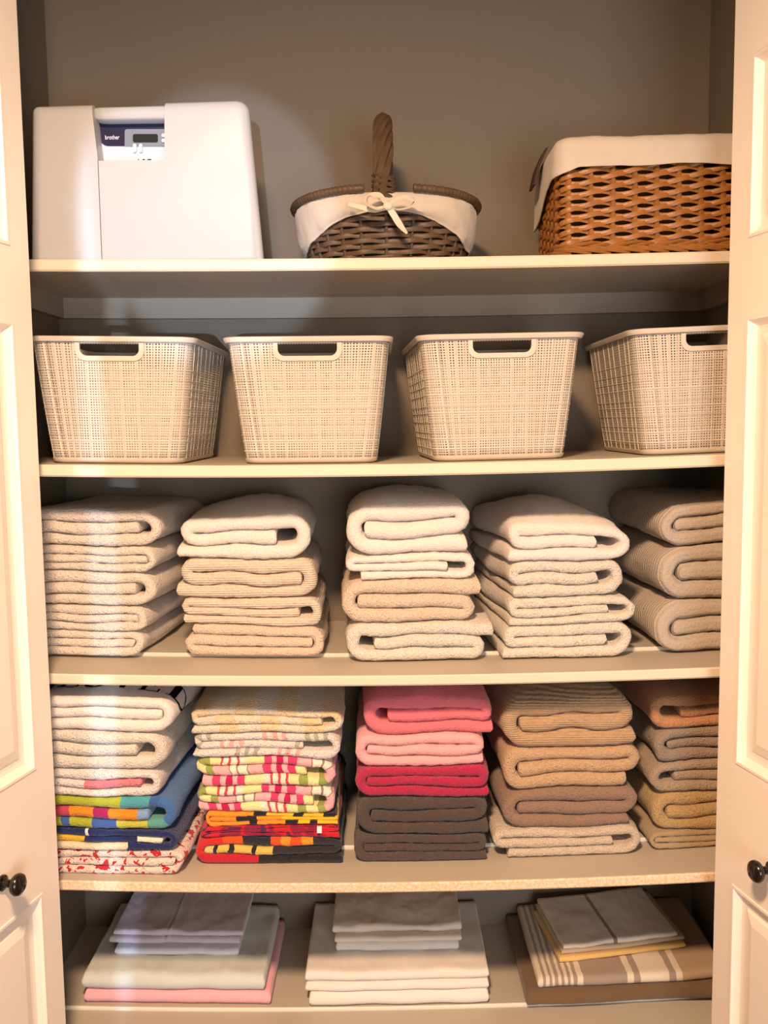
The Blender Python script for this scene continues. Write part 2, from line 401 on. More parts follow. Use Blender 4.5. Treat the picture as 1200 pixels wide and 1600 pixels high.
def towel_stack(k, ybot, xref, items, depth=.33, yaw=0.0, wob=.006, seed=1, group=None, crown=.012):
    """items from the top down: (x0, x1, y_top, y_bottom, type, material, label, options) in photograph pixels at the front of the stack"""
    base = onz(xref, ybot, SZ[k](0)); 
    for _ in range(3): base = onz(xref, ybot, SZ[k](base.x))
    yf = max(base.y, YF+.006); zb0 = SZ[k](base.x); xc0 = base.x
    bounds = []
    for i, it in enumerate(items):
        yt = it[2] if i == 0 else (items[i-1][3]+it[2])/2
        bounds.append(at(xref, yt, yf).z)
    bounds.append(zb0)
    objs = []
    zscale = (bounds[0]-zb0)
    zbotpix = at(xref, items[-1][3], yf).z
    for i, it in enumerate(items):
        x0, x1, y0, y1, typ, mat, label = it[:7]; opt = it[7] if len(it) > 7 else {}
        ym = (y0+y1)/2; X0 = at(x0, ym, yf).x; X1 = at(x1, ym, yf).x
        zt, zb = bounds[i], bounds[i+1]; H = zt-zb-.0012; Wd = X1-X0
        path, t = spiral(Wd, H, opt.get('free', .004), opt['inner'] if 'inner' in opt else -.0001-.22*H/3)
        if 'R' in typ: path = [(Wd-x, z) for x, z in path]
        if 'f' in typ: path = [(x, H-z) for x, z in path]
        cr = opt.get('crown', crown if i == 0 else 0); tilt = opt.get('tilt', 0); wedge = opt.get('wedge', 0)
        yo = opt.get('dy', 0); xs = opt.get('back', 0)
        sd = seed*10+i
        def place(x, y, z, X0=X0, zb=zb, H=H, Wd=Wd, cr=cr, tilt=tilt, yo=yo, xs=xs, wedge=wedge, sd=sd, i=i, last=(i == len(items)-1)):
            Y = yf+yo+y
            X = X0+x+math.tan(yaw)*y + xs*y/depth
            fx = max(0, min(1, x/Wd)); fz = z/H
            fz = fz + .11*noise.noise(Vector((X*13, Y*4, sd*3.3)))*math.sin(math.pi*max(0, min(1, fz)))
            if wedge: fz = fz*(1+wedge*(x/Wd-.5))
            X += .006*noise.noise(Vector((fz*1.3, Y*7, sd*2.1)))+.003*noise.noise(Vector((fz*4, Y*22, sd*1.1)))
            lo_ = 0 if last else wob*noise.noise(Vector((X*8, (seed*40+i+1)*5.1, Y*5)))
            hi_ = wob*noise.noise(Vector((X*8, (seed*40+i)*5.1, Y*5)))
            hi_ += cr*math.sin(min(1, max(0, y/depth))*math.pi*.9)*math.sin(fx*math.pi)
            Z = zb+.0006+H*fz+lo_*(1-fz)+hi_*fz
            Z += tilt*(x/Wd-.5)*fz
            Z += SZ[k](X)-SZ[k](xc0)
            if k >= 3: Z += STEP*sm((Y-(YSEAM-.06))/.06)
            return Vector((X, Y, Z))
        o = sweep('folded_towel', path, t, yf, depth+opt.get('dl', 0), place, mat, seed=sd, rough=opt.get('rough', .0018), gap=opt.get('gap', .95))
        tag(o, label, 'towel', group)
        objs.append(o)
    return objs

# ------------------------------------------------------------------ towel cloths
CREAM = (228, 213, 197); WHITE = (230, 220, 212)
terry('terry_cream', CREAM); terry('terry_cream_deep', (220, 198, 174)); terry('terry_white', WHITE, fuzz=.6)
terry('terry_ivory', (224, 214, 200)); terry('terry_ribbed', (222, 202, 180), rib=1500, ribdir='v')
terry('terry_taupe', (190, 175, 157)); terry('terry_taupe_rib', (190, 175, 157), rib=620, ribdir='y')
terry('terry_pink', (228, 118, 128), fuzz=.6); terry('terry_blush', (238, 172, 172), fuzz=.6); terry('terry_magenta', (186, 30, 76), fuzz=1.3)
terry('terry_brown', (82, 66, 58), fuzz=1.2); terry('terry_tan', (188, 156, 118), rib=1500, ribdir='v'); terry('terry_sand', (198, 164, 126))
terry('terry_mocha', (150, 120, 98)); terry('terry_oat', (205, 188, 164)); terry('terry_caramel', (196, 140, 96)); terry('terry_grey_tan', (158, 138, 116))
terry('terry_beige', (172, 150, 124)); terry('terry_gold', (190, 156, 104)); terry('terry_khaki', (170, 146, 110), fuzz=.6)
terry('terry_pink_lined', stops=[(0, WHITE), (.82, WHITE), (.84, (226, 130, 140))])
LIME = (168, 176, 52); TURQ = (78, 160, 172); BLUE = (58, 96, 160); TEAL = (90, 160, 150); MAG = (164, 22, 92); ORA = (226, 140, 30)
terry('terry_patchwork', stops=[(0, LIME), (.06, BLUE), (.08, LIME), (.14, BLUE), (.20, (190, 190, 70)), (.28, TEAL), (.33, (60, 110, 170)), (.40, BLUE), (.425, TURQ), (.50, LIME), (.70, LIME), (.73, (190, 60, 90)), (.80, ORA), (.86, MAG), (.90, ORA), (.975, (130, 160, 200))], fuzz=.7)
NAVY = (24, 38, 92)
terry('terry_navy', stops=[(0, (230, 214, 180)), (.22, NAVY), (.56, (235, 235, 235)), (.568, NAVY), (.74, (220, 180, 50)), (.81, NAVY), (.94, (236, 228, 206))], fuzz=.7)
terry('terry_splotch', (234, 214, 204), splat=[((196, 30, 30), 62, .565), ((176, 20, 30), 34, .64)])
terry('terry_yellow_check', stops=[(0, (232, 218, 192)), (.30, (232, 206, 160)), (.52, (230, 216, 196)), (.78, (232, 208, 164))], period=5.0)
GR = (180, 176, 160); PK = (232, 176, 170)
terry('terry_pale_stripe', stops=[(0, WHITE), (.34, GR), (.38, WHITE), (.42, GR), (.46, WHITE), (.50, GR), (.54, WHITE), (.70, PK), (.74, WHITE), (.78, PK), (.82, WHITE), (.86, PK), (.90, WHITE)], period=3.4)
CR = (238, 224, 160); LP = (240, 176, 178); HP = (214, 60, 110); DP = (190, 20, 80); GN = (150, 160, 80); RD = (206, 70, 80); OW = (240, 226, 206)
terry('terry_candy_stripe', stops=[(0, LP), (.05, HP), (.10, LP), (.13, DP), (.17, LP), (.20, HP), (.25, CR), (.36, OW), (.40, RD), (.415, OW), (.45, RD), (.465, OW), (.50, RD), (.515, CR), (.58, GN), (.63, CR), (.70, GN), (.75, LP), (.84, (150, 130, 110)), (.85, OW), (.89, (150, 130, 110)), (.90, OW), (.95, (150, 130, 110)), (.96, LP)], period=2.3, fuzz=.6)
YL = (248, 190, 40); BK = (28, 24, 28)
terry('terry_yellow_black', stops=[(0, YL), (.05, BK), (.07, YL), (.10, BK), (.13, (250, 150, 40)), (.20, BK), (.22, (250, 150, 40)), (.46, BK), (.49, YL), (.56, BK), (.585, YL), (.64, BK), (.67, YL), (.82, (250, 150, 40)), (.88, BK), (.93, (240, 140, 40))], fuzz=.6)
terry('terry_red_purple', (206, 16, 40), splat=[((150, 10, 60), 26, .50), ((90, 20, 84), 34, .61)], fuzz=.8)
FL = (226, 84, 24)
terry('terry_flame', stops=[(0, BK), (.19, (190, 20, 50)), (.33, (210, 40, 40)), (.41, FL), (.455, (34, 34, 44)), (.52, FL), (.545, (236, 150, 40)), (.565, FL), (.59, (236, 150, 40)), (.62, (40, 38, 44)), (.84, (226, 190, 90)), (.88, BK), (.89, (226, 190, 90)), (.93, BK), (.945, (226, 190, 90)), (.97, BK), (.98, (226, 200, 120))], fuzz=.8)

g3 = 'folded towels on the third shelf'
towel_stack(3, 1029, 150, [
 (36, 249, 800, 857, 'R', 'terry_cream', 'cream terry towel, topmost of leftmost stack on third shelf', {'inner': .012, 'crown': .002}),
 (36, 242, 856, 897, 'R', 'terry_cream', 'cream terry towel, second from top in leftmost stack on third shelf'),
 (36, 241, 894, 952, 'R', 'terry_cream', 'cream terry towel in the middle of leftmost stack on third shelf', {'inner': .008}),
 (36, 230, 952, 988, 'R', 'terry_cream', 'cream terry towel, second from bottom in leftmost stack on third shelf'),
 (36, 225, 989, 1029, 'R', 'terry_cream', 'cream terry towel, bottom of leftmost stack on third shelf')], group=g3, seed=1, wob=.006, yaw=R(5))
towel_stack(3, 1031, 396, [
 (279, 485, 812, 881, 'R', 'terry_white', 'off-white towel with open dark fold, topmost of second stack on third shelf', {'inner': .03, 'free': .0, 'wedge': .18, 'crown': .027}),
 (281, 496, 875, 945, 'R', 'terry_ribbed', 'cream ribbed towel, second from top in second stack on third shelf', {'free': -.004}),
 (284, 504, 936, 984, 'R', 'terry_ribbed', 'cream ribbed towel, third from top in second stack on third shelf', {'inner': .02}),
 (289, 509, 980, 1031, 'Rf', 'terry_cream_deep', 'cream towel, bottom of second stack from left on third shelf', {'free': .02})], group=g3, seed=2, yaw=R(-2))
towel_stack(3, 1035, 645, [
 (541, 737, 790, 869, 'L', 'terry_white', 'smooth white towel, topmost of middle stack on third shelf', {'free': .012, 'crown': .022}),
 (540, 744, 868, 914, 'R', 'terry_white', 'thin white towel with dark gaps, second in middle stack on third shelf', {'inner': .03, 'free': .03}),
 (532, 742, 905, 978, 'Lf', 'terry_cream_deep', 'cream fluffy towel, third from top in middle stack on third shelf', {'free': -.006}),
 (538, 757, 972, 1035, 'Lf', 'terry_ivory', 'ivory towel with loose corner, bottom of middle stack on third shelf', {'free': -.014, 'inner': .02})], group=g3, seed=3, yaw=R(-2))
towel_stack(3, 1030, 890, [
 (794, 986, 822, 881, 'R', 'terry_white', 'smooth ivory towel with pointed fold, topmost of fourth stack on third shelf', {'inner': .035, 'crown': .040, 'back': -.04, 'tilt': -.016}),
 (795, 977, 878, 936, 'R', 'terry_ivory', 'ivory towel, second from top in fourth stack on third shelf', {'inner': .02, 'free': .012, 'back': -.04}),
 (793, 992, 936, 978, 'R', 'terry_ivory', 'thin ivory towel, third from top in fourth stack on third shelf', {'inner': .03, 'back': -.04}),
 (786, 987, 977, 1030, 'R', 'terry_ivory', 'ivory fluffy towel, bottom of fourth stack on third shelf', {'inner': .02, 'back': -.04})], group=g3, seed=4)
towel_stack(3, 1021, 1100, [
 (1033, 1235, 788, 854, 'L', 'terry_taupe_rib', 'beige ribbed towel, topmost of rightmost stack on third shelf', {'crown': .008}),
 (1028, 1235, 853, 940, 'L', 'terry_taupe_rib', 'beige ribbed towel in the middle of rightmost stack on third shelf'),
 (1022, 1235, 940, 1021, 'L', 'terry_taupe_rib', 'beige ribbed towel, bottom of rightmost stack on third shelf')], group=g3, seed=5, yaw=R(-3), depth=.34)
g4 = 'folded towels on the fourth shelf'
F_ = towel_stack(4, 1367, 170, [
 (52, 271, 1090, 1146, 'R', 'terry_white', 'white beach towel with black lettering, topmost of leftmost stack on fourth shelf', {'crown': .014}),
 (52, 259, 1141, 1205, 'R', 'terry_ivory', 'white towel with black gap, second in leftmost stack on fourth shelf', {'inner': .022}),
 (52, 251, 1203, 1248, 'R', 'terry_pink_lined', 'white towel with pink inner fold in leftmost stack on fourth shelf', {'inner': .014}),
 (52, 273, 1240, 1299, 'R', 'terry_patchwork', 'lime, turquoise and orange patchwork towel on fourth shelf', {'inner': .02}),
 (52, 276, 1295, 1333, 'R', 'terry_navy', 'navy blue towel with yellow and white patches on fourth shelf', {'inner': .01}),
 (52, 286, 1328, 1367, 'R', 'terry_splotch', 'white towel with red splotches, bottom of leftmost stack on fourth shelf')], group=g4, seed=6, yaw=R(4))
G_ = towel_stack(4, 1351, 418, [
 (297, 535, 1110, 1148, 'R', 'terry_yellow_check', 'cream towel with pale yellow bands, topmost of second stack on fourth shelf', {'inner': .02, 'crown': .02}),
 (302, 532, 1146, 1187, 'R', 'terry_pale_stripe', 'white towel with thin grey and pink stripes on fourth shelf', {'inner': .05}),
 (307, 525, 1182, 1233, 'R', 'terry_candy_stripe', 'pink, green and cream striped towel, upper of the striped pair', {'inner': .03, 'free': .012}),
 (308, 525, 1229, 1272, 'R', 'terry_candy_stripe', 'pink, green and cream striped towel, lower of the striped pair', {'inner': .02}),
 (317, 527, 1266, 1291, 'L', 'terry_yellow_black', 'bright yellow towel with black patches on fourth shelf'),
 (313, 532, 1287, 1312, 'L', 'terry_red_purple', 'red and purple towel with small white tag on fourth shelf'),
 (304, 535, 1310, 1351, 'L', 'terry_flame', 'black towel with orange flame print, bottom of second stack on fourth shelf')], group=g4, seed=7, yaw=R(-1), wob=.008)
towel_stack(4, 1348, 660, [
 (565, 769, 1090, 1152, 'L', 'terry_pink', 'coral pink towel, topmost of middle stack on fourth shelf', {'crown': .02, 'inner': .014}),
 (554, 757, 1145, 1205, 'L', 'terry_blush', 'pale pink towel in middle stack on fourth shelf'),
 (554, 764, 1190, 1250, 'L', 'terry_magenta', 'deep magenta towel in middle stack on fourth shelf'),
 (557, 764, 1244, 1312, 'L', 'terry_brown', 'dark brown towel directly below the magenta towel'),
 (552, 762, 1302, 1348, 'L', 'terry_brown', 'dark brown towel, bottom of middle stack on fourth shelf')], group=g4, seed=8, wob=.008)
towel_stack(4, 1340, 885, [
 (784, 993, 1096, 1174, 'L', 'terry_tan', 'tan ribbed towel, topmost of fourth stack on fourth shelf', {'crown': .02, 'back': -.02}),
 (785, 1002, 1166, 1236, 'L', 'terry_sand', 'sand fluffy towel, second in fourth stack on fourth shelf', {'free': .03}),
 (785, 997, 1229, 1300, 'L', 'terry_mocha', 'mocha brown towel, third in fourth stack on fourth shelf', {'free': .02}),
 (766, 1000, 1290, 1340, 'R', 'terry_oat', 'oatmeal towel with open fold, bottom of fourth stack on fourth shelf', {'free': .035, 'inner': .03})], group=g4, seed=9, yaw=R(-2), wob=.008)
towel_stack(4, 1326, 1075, [
 (1015, 1225, 1088, 1141, 'L', 'terry_caramel', 'caramel towel, topmost of rightmost stack on fourth shelf', {'crown': .016, 'inner': .03}),
 (1022, 1225, 1136, 1194, 'L', 'terry_grey_tan', 'grey tan towel, second in rightmost stack on fourth shelf'),
 (1015, 1225, 1193, 1243, 'L', 'terry_beige', 'dull beige towel, third in rightmost stack on fourth shelf', {'inner': .02}),
 (1018, 1225, 1239, 1302, 'L', 'terry_gold', 'golden tan towel, fourth in rightmost stack on fourth shelf'),
 (1015, 1225, 1301, 1326, 'L', 'terry_khaki', 'thin khaki towel, bottom of rightmost stack on fourth shelf')], group=g4, seed=10, yaw=R(-4), depth=.34)

def on_cloth(o, name, mat, polys, off=.0014, side=-1):
    """ribbons of print laid on the outer face of a towel; polys = list of quads in (s, y)"""
    surf = o_surf[o.name]; bm = bmesh.new()
    for strip in polys:
        prev = None
        for (s0, y0), (s1, y1) in strip:
            cur = []
            for s, y in ((s0, y0), (s1, y1)):
                p, n = surf(s, y, side)
                if n.z < -.2 or n.x < -.5: n = -n
                cur.append(bm.verts.new(p+n*off))
            if prev: bm.faces.new((prev[0], prev[1], cur[1], cur[0]))
            prev = cur
    return bm_obj(name, bm, mat, o)
# lettering on the top white towel: strokes in (cm across, cm up), drawn with a broad pen
def stroke(pts, w, s_of, yb):
    st = []; n = len(pts)
    for i in range(n):
        a = pts[max(0, i-1)]; c = pts[min(n-1, i+1)]; dx, dy = c[0]-a[0], c[1]-a[1]; l = math.hypot(dx, dy) or 1
        ww = w[i] if isinstance(w, list) else w
        nx, ny = -dy/l*ww/2, dx/l*ww/2
        st.append(tuple((s_of(pts[i][0]+q*nx), yb(pts[i][0])+(pts[i][1]+q*ny)/100) for q in (-1, 1)))
    return st
def dense(p, q, n=6): return [(p[0]+(q[0]-p[0])*i/n, p[1]+(q[1]-p[1])*i/n) for i in range(n+1)]
def letters(word, s_of, yb, h=5.5):
    out = []; x = 0
    for ch in word:
        S = lambda pts, w=.55: out.append(stroke([(x+px, py) for px, py in pts], w, s_of, yb))
        if ch == 'L': S(dense((.8, 0), (.8, h)), .8); S(dense((0, .12), (3.4, .12)), .3); S(dense((3.4, 0), (3.4, 1.4)), .3); S(dense((0, h), (1.8, h)), .3); wd = 4.2
        if ch == 'O': S([(2.1+2.0*math.cos(t*math.pi/12), h/2+h/2*math.sin(t*math.pi/12)) for t in range(25)], [.35+.5*abs(math.cos(t*math.pi/12)) for t in range(25)]); wd = 5.0
        if ch == 'V': S(dense((.4, h), (2.1, 0)), .8); S(dense((2.1, 0), (3.8, h)), .3); S(dense((-.3, h), (1.2, h)), .3); S(dense((3, h), (4.5, h)), .3); wd = 4.8
        if ch == 'E': S(dense((.8, 0), (.8, h)), .8); S(dense((0, .12), (3.4, .12)), .3); S(dense((3.4, 0), (3.4, 1.4)), .3); S(dense((0, h), (3.2, h)), .3); S(dense((3.2, h), (3.2, h-1.2)), .3); S(dense((.8, h/2), (2.4, h/2)), .3); S(dense((2.4, h/2-.7), (2.4, h/2+.7)), .3); wd = 4.6
        if ch == 'D': S(dense((.8, 0), (.8, h)), .8); S([(.8+2.6*math.sin(t*math.pi/12), h/2-h/2*math.cos(t*math.pi/12)) for t in range(13)], .5); S(dense((0, 0), (1.2, 0)), .3); S(dense((0, h), (1.2, h)), .3); wd = 4.4
        x += wd
    return out
# the top layer runs right to left along s; 1 cm is about .0155 of the cloth
on_cloth(F_[0], 'lettering', 'thread_black', letters('LOVED', lambda c: .665-c*.0150, lambda c: .050-.0008*c))
# small white tag on the red towel
pt = at(497, 1290, F_[0].data.vertices[0].co.y)
yy = min(v.co.y for v in G_[5].data.vertices)
p = at(499, 1297, yy-.002)
tg = box('care_tag', p.x-.0045, p.x+.0045, yy-.0022, yy+.004, p.z-.006, p.z+.006, 'logo_white', G_[5]); tg['label'] = 'small white care tag'

# ------------------------------------------------------------------ bed linen on the lowest shelf
terry('cotton_pink', (238, 176, 184), fuzz=.2, smooth=True); terry('cotton_mint', (208, 214, 208), fuzz=.2, smooth=True)
terry('cotton_ice', (222, 222, 228), fuzz=.2, smooth=True); terry('cotton_lavender', (212, 198, 208), fuzz=.2, smooth=True)
terry('cotton_white', (232, 226, 218), fuzz=.2, smooth=True); terry('cotton_cream', (232, 216, 196), fuzz=.2, smooth=True); terry('cotton_ivory', (226, 212, 190), fuzz=.2, smooth=True)
terry('cotton_brown', (112, 88, 62), fuzz=.2, smooth=True); terry('cotton_yellow', (226, 188, 116), fuzz=.2, smooth=True); terry('cotton_sand', (206, 184, 154), fuzz=.2, smooth=True)
TP = (160, 144, 128); IV = (222, 208, 188)
st_ = []
for i in range(6): st_ += [(i*.034, IV), (i*.034+.017, TP)]
st_ += [(.204, IV), (.238, TP), (.475, IV), (.51, TP), (.545, IV), (.70, TP), (.735, IV), (.77, (176, 150, 120))]
terry('cotton_stripe', stops=st_, fuzz=.2, smooth=True)
terry('cotton_white_brown', stops=[(0, (238, 222, 202)), (.435, (150, 124, 98)), (.465, (238, 222, 202))], fuzz=.2, smooth=True)
zs = lambda X: SZ[5](X)+STEP
class Pile:
    def __init__(s, xref): s.h = 0; s.xref = xref
    def add(s, name, x0, x1, ybot, h, mat, seed, parent=None, depth=None, yaw=0, wr=.003, crease=None, back=0, label=None, group=None, gapz=.0008, wrs=14, x1y=None):
        q = onz(s.xref, ybot, zs(0)+s.h)
        for _ in range(3): q = onz(s.xref, ybot, zs(q.x)+s.h)
        yf = q.y; X0 = at(x0, ybot-6, yf).x; X1 = at(x1, ybot-6, yf).x; Wd = X1-X0
        D = depth or (2.015-yf); z0 = s.h
        cy, sy = math.cos(yaw), math.sin(yaw)
        def place(x, y, z):
            xx = X0+x*cy-y*sy+back*y/D; Y = yf+x*sy+y*cy
            zz = z
            if crease is not None and z > h*.5:
                zz -= .0028*math.exp(-((x/Wd-crease)/.008)**2) - .0022*math.exp(-((x/Wd-crease-.016)/.010)**2)
            soft = sm((YSEAM-.004-Y)/.03)*.006
            return Vector((xx, Y, zs(xx)+z0+gapz/2+zz-soft))
        path = [(0, h/2), (Wd, h/2)]
        o = sweep(name, path, h-gapz, yf, D, place, mat, seed=seed, nu=90, ny=26, rough=.0006, bulge=.5, yjit=.002, parent=parent, gap=1.0, wr=wr, wrs=wrs, thick=lambda t: 1)
        if label: tag(o, label, 'pillowcase' if 'pillow' in name else 'sheet', group)
        s.h += h
        return o
g5 = 'folded bed linen on the bottom shelf'
A = Pile(275)
A.add('folded_sheet', 134, 420, 1572, .028, 'cotton_pink', 31, label='folded pink sheet under the pale mint sheet', group=g5, wr=.001)
A.add('folded_sheet', 131, 410, 1551, .034, 'cotton_mint', 32, label='folded pale mint sheet on top of the pink sheet', group=g5, wr=.006)
A.add('folded_pillowcase', 181, 371, 1494, .016, 'cotton_ice', 33, label='pale icy white pillowcase between lavender pillowcases and mint sheet', group=g5, depth=.17, wr=.001)
A.add('folded_pillowcase', 172, 373, 1476, .014, 'cotton_lavender', 34, label='lower lavender pillowcase, its front band showing beneath the creased one', group=g5, depth=.17, crease=.43, wr=.001)
A.add('folded_pillowcase', 178, 378, 1464, .012, 'cotton_lavender', 35, label='creased lavender pillowcase lying topmost on the left linen pile', group=g5, depth=.17, crease=.42, wr=.003, wrs=22)
B = Pile(615)
B.add('folded_sheet', 486, 761, 1574, .028, 'cotton_white', 41, label='folded cream white sheet at the bottom of middle linen pile', group=g5, wr=.001)
e = B.add('folded_sheet', 479, 762, 1550, .018, 'cotton_white', 42, label='white sheet in two folds beneath the middle pillowcases', group=g5, wr=.001)
B.add('upper_fold', 479, 762, 1534, .020, 'cotton_white', 43, parent=e, wr=.004)
B.add('folded_pillowcase', 527, 715, 1488, .020, 'cotton_white', 44, label='white pillowcase, lowest of three on the middle linen pile', group=g5, depth=.17, wr=.002)
B.add('folded_pillowcase', 524, 720, 1473, .013, 'cotton_cream', 45, label='cream pillowcase, second of three on the middle linen pile', group=g5, depth=.17, wr=.001)
B.add('folded_pillowcase', 521, 720, 1458, .016, 'cotton_cream', 46, label='cream pillowcase, topmost of three on the middle linen pile', group=g5, depth=.17, wr=.005, wrs=20)
Cc = Pile(970)
Cc.add('folded_sheet', 826, 1130, 1570, .030, 'cotton_brown', 51, label='folded dark brown sheet at the bottom of right linen pile', group=g5, wr=.002)
Cc.add('folded_sheet', 843, 1132, 1541, .022, 'cotton_stripe', 52, label='taupe and ivory striped sheet on the dark brown sheet', group=g5, wr=.002)
Cc.add('folded_pillowcase', 876, 1080, 1502, .012, 'cotton_yellow', 53, label='golden yellow pillowcase on the striped sheet', group=g5, depth=.19, yaw=R(7), wr=.001)
Cc.add('folded_pillowcase', 879, 1078, 1489, .010, 'cotton_sand', 54, label='sand pillowcase between the yellow and the white one', group=g5, depth=.19, yaw=R(7), wr=.001)
Cc.add('folded_pillowcase', 882, 1066, 1481, .010, 'cotton_white_brown', 55, label='white pillowcase with brown centre stripe on right linen pile', group=g5, depth=.19, yaw=R(7), wr=.0025)
# ------------------------------------------------------------------ plastic weave bins on the second shelf
def rrect(hw, hd, r, n=6, nf=None):
    """rounded rectangle, starting at the middle of the front going right (counter-clockwise seen from above)"""
    p = []
    for cx, cy, a0 in ((hw-r, -hd+r, -90), (hw-r, hd-r, 0), (-hw+r, hd-r, 90), (-hw+r, -hd+r, 180)):
        for i in range(n+1):
            a = R(a0+90*i/n); p.append((cx+r*math.cos(a), cy+r*math.sin(a)))
    return p
BW, BD, BH = .143, .190, .221; BWb, BDb = .118, .165; CR_ = .030
def bin_half(z): f = z/BH; f = f**.9; return BWb+(BW-BWb)*f, BDb+(BD-BDb)*f
HX, HZ0, HZ1 = .055, BH-.035, BH-.0115
def bin_perim(z, nfr=17, nsd=24):
    """perimeter samples with fixed topology; front and rear runs have breaks at the grip opening"""
    hw, hd = bin_half(z); r = CR_
    xs = [-(hw-r)+(hw-r-HX)*i/5 for i in range(5)] + [-HX+2*HX*i/8 for i in range(9)] + [HX+(hw-r-HX)*i/5 for i in range(1, 6)]
    pts = [(x, -hd) for x in xs]
    pts += [(hw-r+r*math.cos(R(-90+90*i/6)), -hd+r+r*math.sin(R(-90+90*i/6))) for i in range(1, 7)]
    pts += [(hw, -hd+r+(2*hd-2*r)*i/nsd) for i in range(1, nsd+1)]
    pts += [(hw-r+r*math.cos(R(90*i/6)), hd-r+r*math.sin(R(90*i/6))) for i in range(1, 7)]
    pts += [(x, hd) for x in reversed(xs)][1:]
    pts += [(-hw+r+r*math.cos(R(90+90*i/6)), hd-r+r*math.sin(R(90+90*i/6))) for i in range(1, 7)]
    pts += [(-hw, hd-r-(2*hd-2*r)*i/nsd) for i in range(1, nsd+1)]
    pts += [(-hw+r+r*math.cos(R(180+90*i/6)), -hd+r+r*math.sin(R(180+90*i/6))) for i in range(1, 6)]
    return pts
def pin(z, frac):
    """point at perimeter fraction"""
    p = bin_perim(z); n = len(p); f = (frac % 1)*n; i = int(f); g = f-i; a = p[i % n]; b_ = p[(i+1) % n]
    return Vector((a[0]*(1-g)+b_[0]*g, a[1]*(1-g)+b_[1]*g, z))
def make_bin():
    e = empty('woven_plastic_bin')
    zl = [0.004+ (HZ0-.004)*i/8 for i in range(9)] + [HZ1, BH-.004]
    P0 = [bin_perim(z) for z in zl]; n = len(P0[0]); verts = []; uv = []; faces = []
    Lm = bin_perim(BH*.6); cum = [0]
    for a, b_ in zip(Lm, Lm[1:]): cum.append(cum[-1]+math.hypot(b_[0]-a[0], b_[1]-a[1]))
    cum.append(cum[-1]+.004)
    for j, z in enumerate(zl):
        for i in range(n+1):
            x, y = P0[j][i % n]; verts.append((x, y, z)); uv.append((cum[i], z))
    m_ = n+1
    rear0 = 18+6+24+6
    for j in range(len(zl)-1):
        for i in range(n):
            front_hole = 5 <= i < 13 and j == 8
            k = i-rear0; rear_hole = 5 <= k < 13 and j == 8
            if front_hole or rear_hole: continue
            faces.append((j*m_+i, j*m_+i+1, (j+1)*m_+i+1, (j+1)*m_+i))
    o = mesh_obj('woven_wall', verts, faces, 'plastic_weave', e); me = o.data
    ul = me.uv_layers.new(name='UVMap'); lo = [0]*len(me.loops); me.loops.foreach_get('vertex_index', lo)
    ul.data.foreach_set('uv', [c for i in lo for c in uv[i]]); me.shade_smooth()
    md = o.modifiers.new('thickness', 'SOLIDIFY'); md.thickness = .0018; md.offset = -1
    # base tray
    loops = []
    for z, d in ((.0, -.006), (.001, -.002), (.004, .001), (.009, .0012), (.0095, -.001), (.003, -.003)):
        hw, hd = bin_half(z); loops.append([(x*(hw+d)/hw, y*(hd+d)/hd, z) for x, y in bin_perim(z)])
    loft(loops, 'base', 'plastic_white', e)
    # rolled rim
    hw, hd = bin_half(BH); loops = []
    for z, d in ((BH-.004, .0), (BH-.008, .0015), (BH-.0075, .005), (BH-.002, .0075), (BH, .0078), (BH+.0015, .006), (BH+.001, .001), (BH-.004, -.0015)):
        loops.append([(x*(hw+d)/hw, y*(hd+d)/hd, z) for x, y in bin_perim(BH)])
    rim = loft(loops, 'rim', 'plastic_white', e, cap0=False, cap1=False)
    # grip surrounds, rounded below
    for s in (-1, 1):
        inner, outer = [], []
        def ushape(off, rad):
            q = [(-HX-off, HZ1+.002)]
            for i in range(7): a = R(180+90*i/6); q.append((-HX-off+rad+rad*math.cos(a), HZ0-off+rad+rad*math.sin(a)))
            for i in range(7): a = R(270+90*i/6); q.append((HX+off-rad+rad*math.cos(a), HZ0-off+rad+rad*math.sin(a)))
            q.append((HX+off, HZ1+.002)); return q
        I, O_ = ushape(-.003, .012), ushape(.0055, .018)
        bm = bmesh.new(); rings = []
        for pts, d in ((I, -.0026), (I, .0024), (O_, .0024), (O_, -.0026)):
            rings.append([bm.verts.new((x, s*(bin_half(z)[1]+d), z)) for x, z in pts])
        for a in range(4):
            A_, B_ = rings[a], rings[(a+1) % 4]
            for i in range(len(I)-1): bm.faces.new((A_[i], A_[i+1], B_[i+1], B_[i]))
        for i in (0, -1): bm.faces.new([rg[i] for rg in rings])
        bm_obj('grip', bm, 'plastic_white', e, True)
    # heavier strands of the weave, uneven spacing as moulded
    rnd = random.Random(5)
    zz = [.022, .040, .051, .070, .086, .098, .118, .133, .147, .165]
    for z in zz:
        bm = bmesh.new(); p = bin_perim(z); hw, hd = bin_half(z)
        tube_pts(bm, [Vector((x, y, z)) for x, y in p], .0011, 4, closed=True); bm_obj('strand', bm, 'plastic_white', e, True)
    hw6 = len(bin_perim(.1))
    fr = [1.2, 2.6, 4.1, 6.0, 7.4, 8.9, 10.3, 12.3, 13.6, 15.0, 16.2, 18.8, 21, 24.5, 27.3, 29.5, 33, 36, 38.5, 42, 45, 47, 50.5] 
    allf = fr + [f+rear0 for f in fr]
    for f in allf:
        g = f if f < rear0 else f-rear0
        top = HZ0-.006 if 4.6 < g < 13.4 else BH-.008
        bm = bmesh.new(); n_ = len(bin_perim(0.1))
        tube_pts(bm, [pin(.008+(top-.008)*i/6, f/n_) for i in range(7)], .0011, 4); bm_obj('strand', bm, 'plastic_white', e, True)
    return e
def copy_tree(o, parent=None):
    c = o.copy(); COL.objects.link(c); c.parent = parent
    for ch in list(o.children): copy_tree(ch, c)
    return c
bin0 = make_bin()
YBIN = 1.632
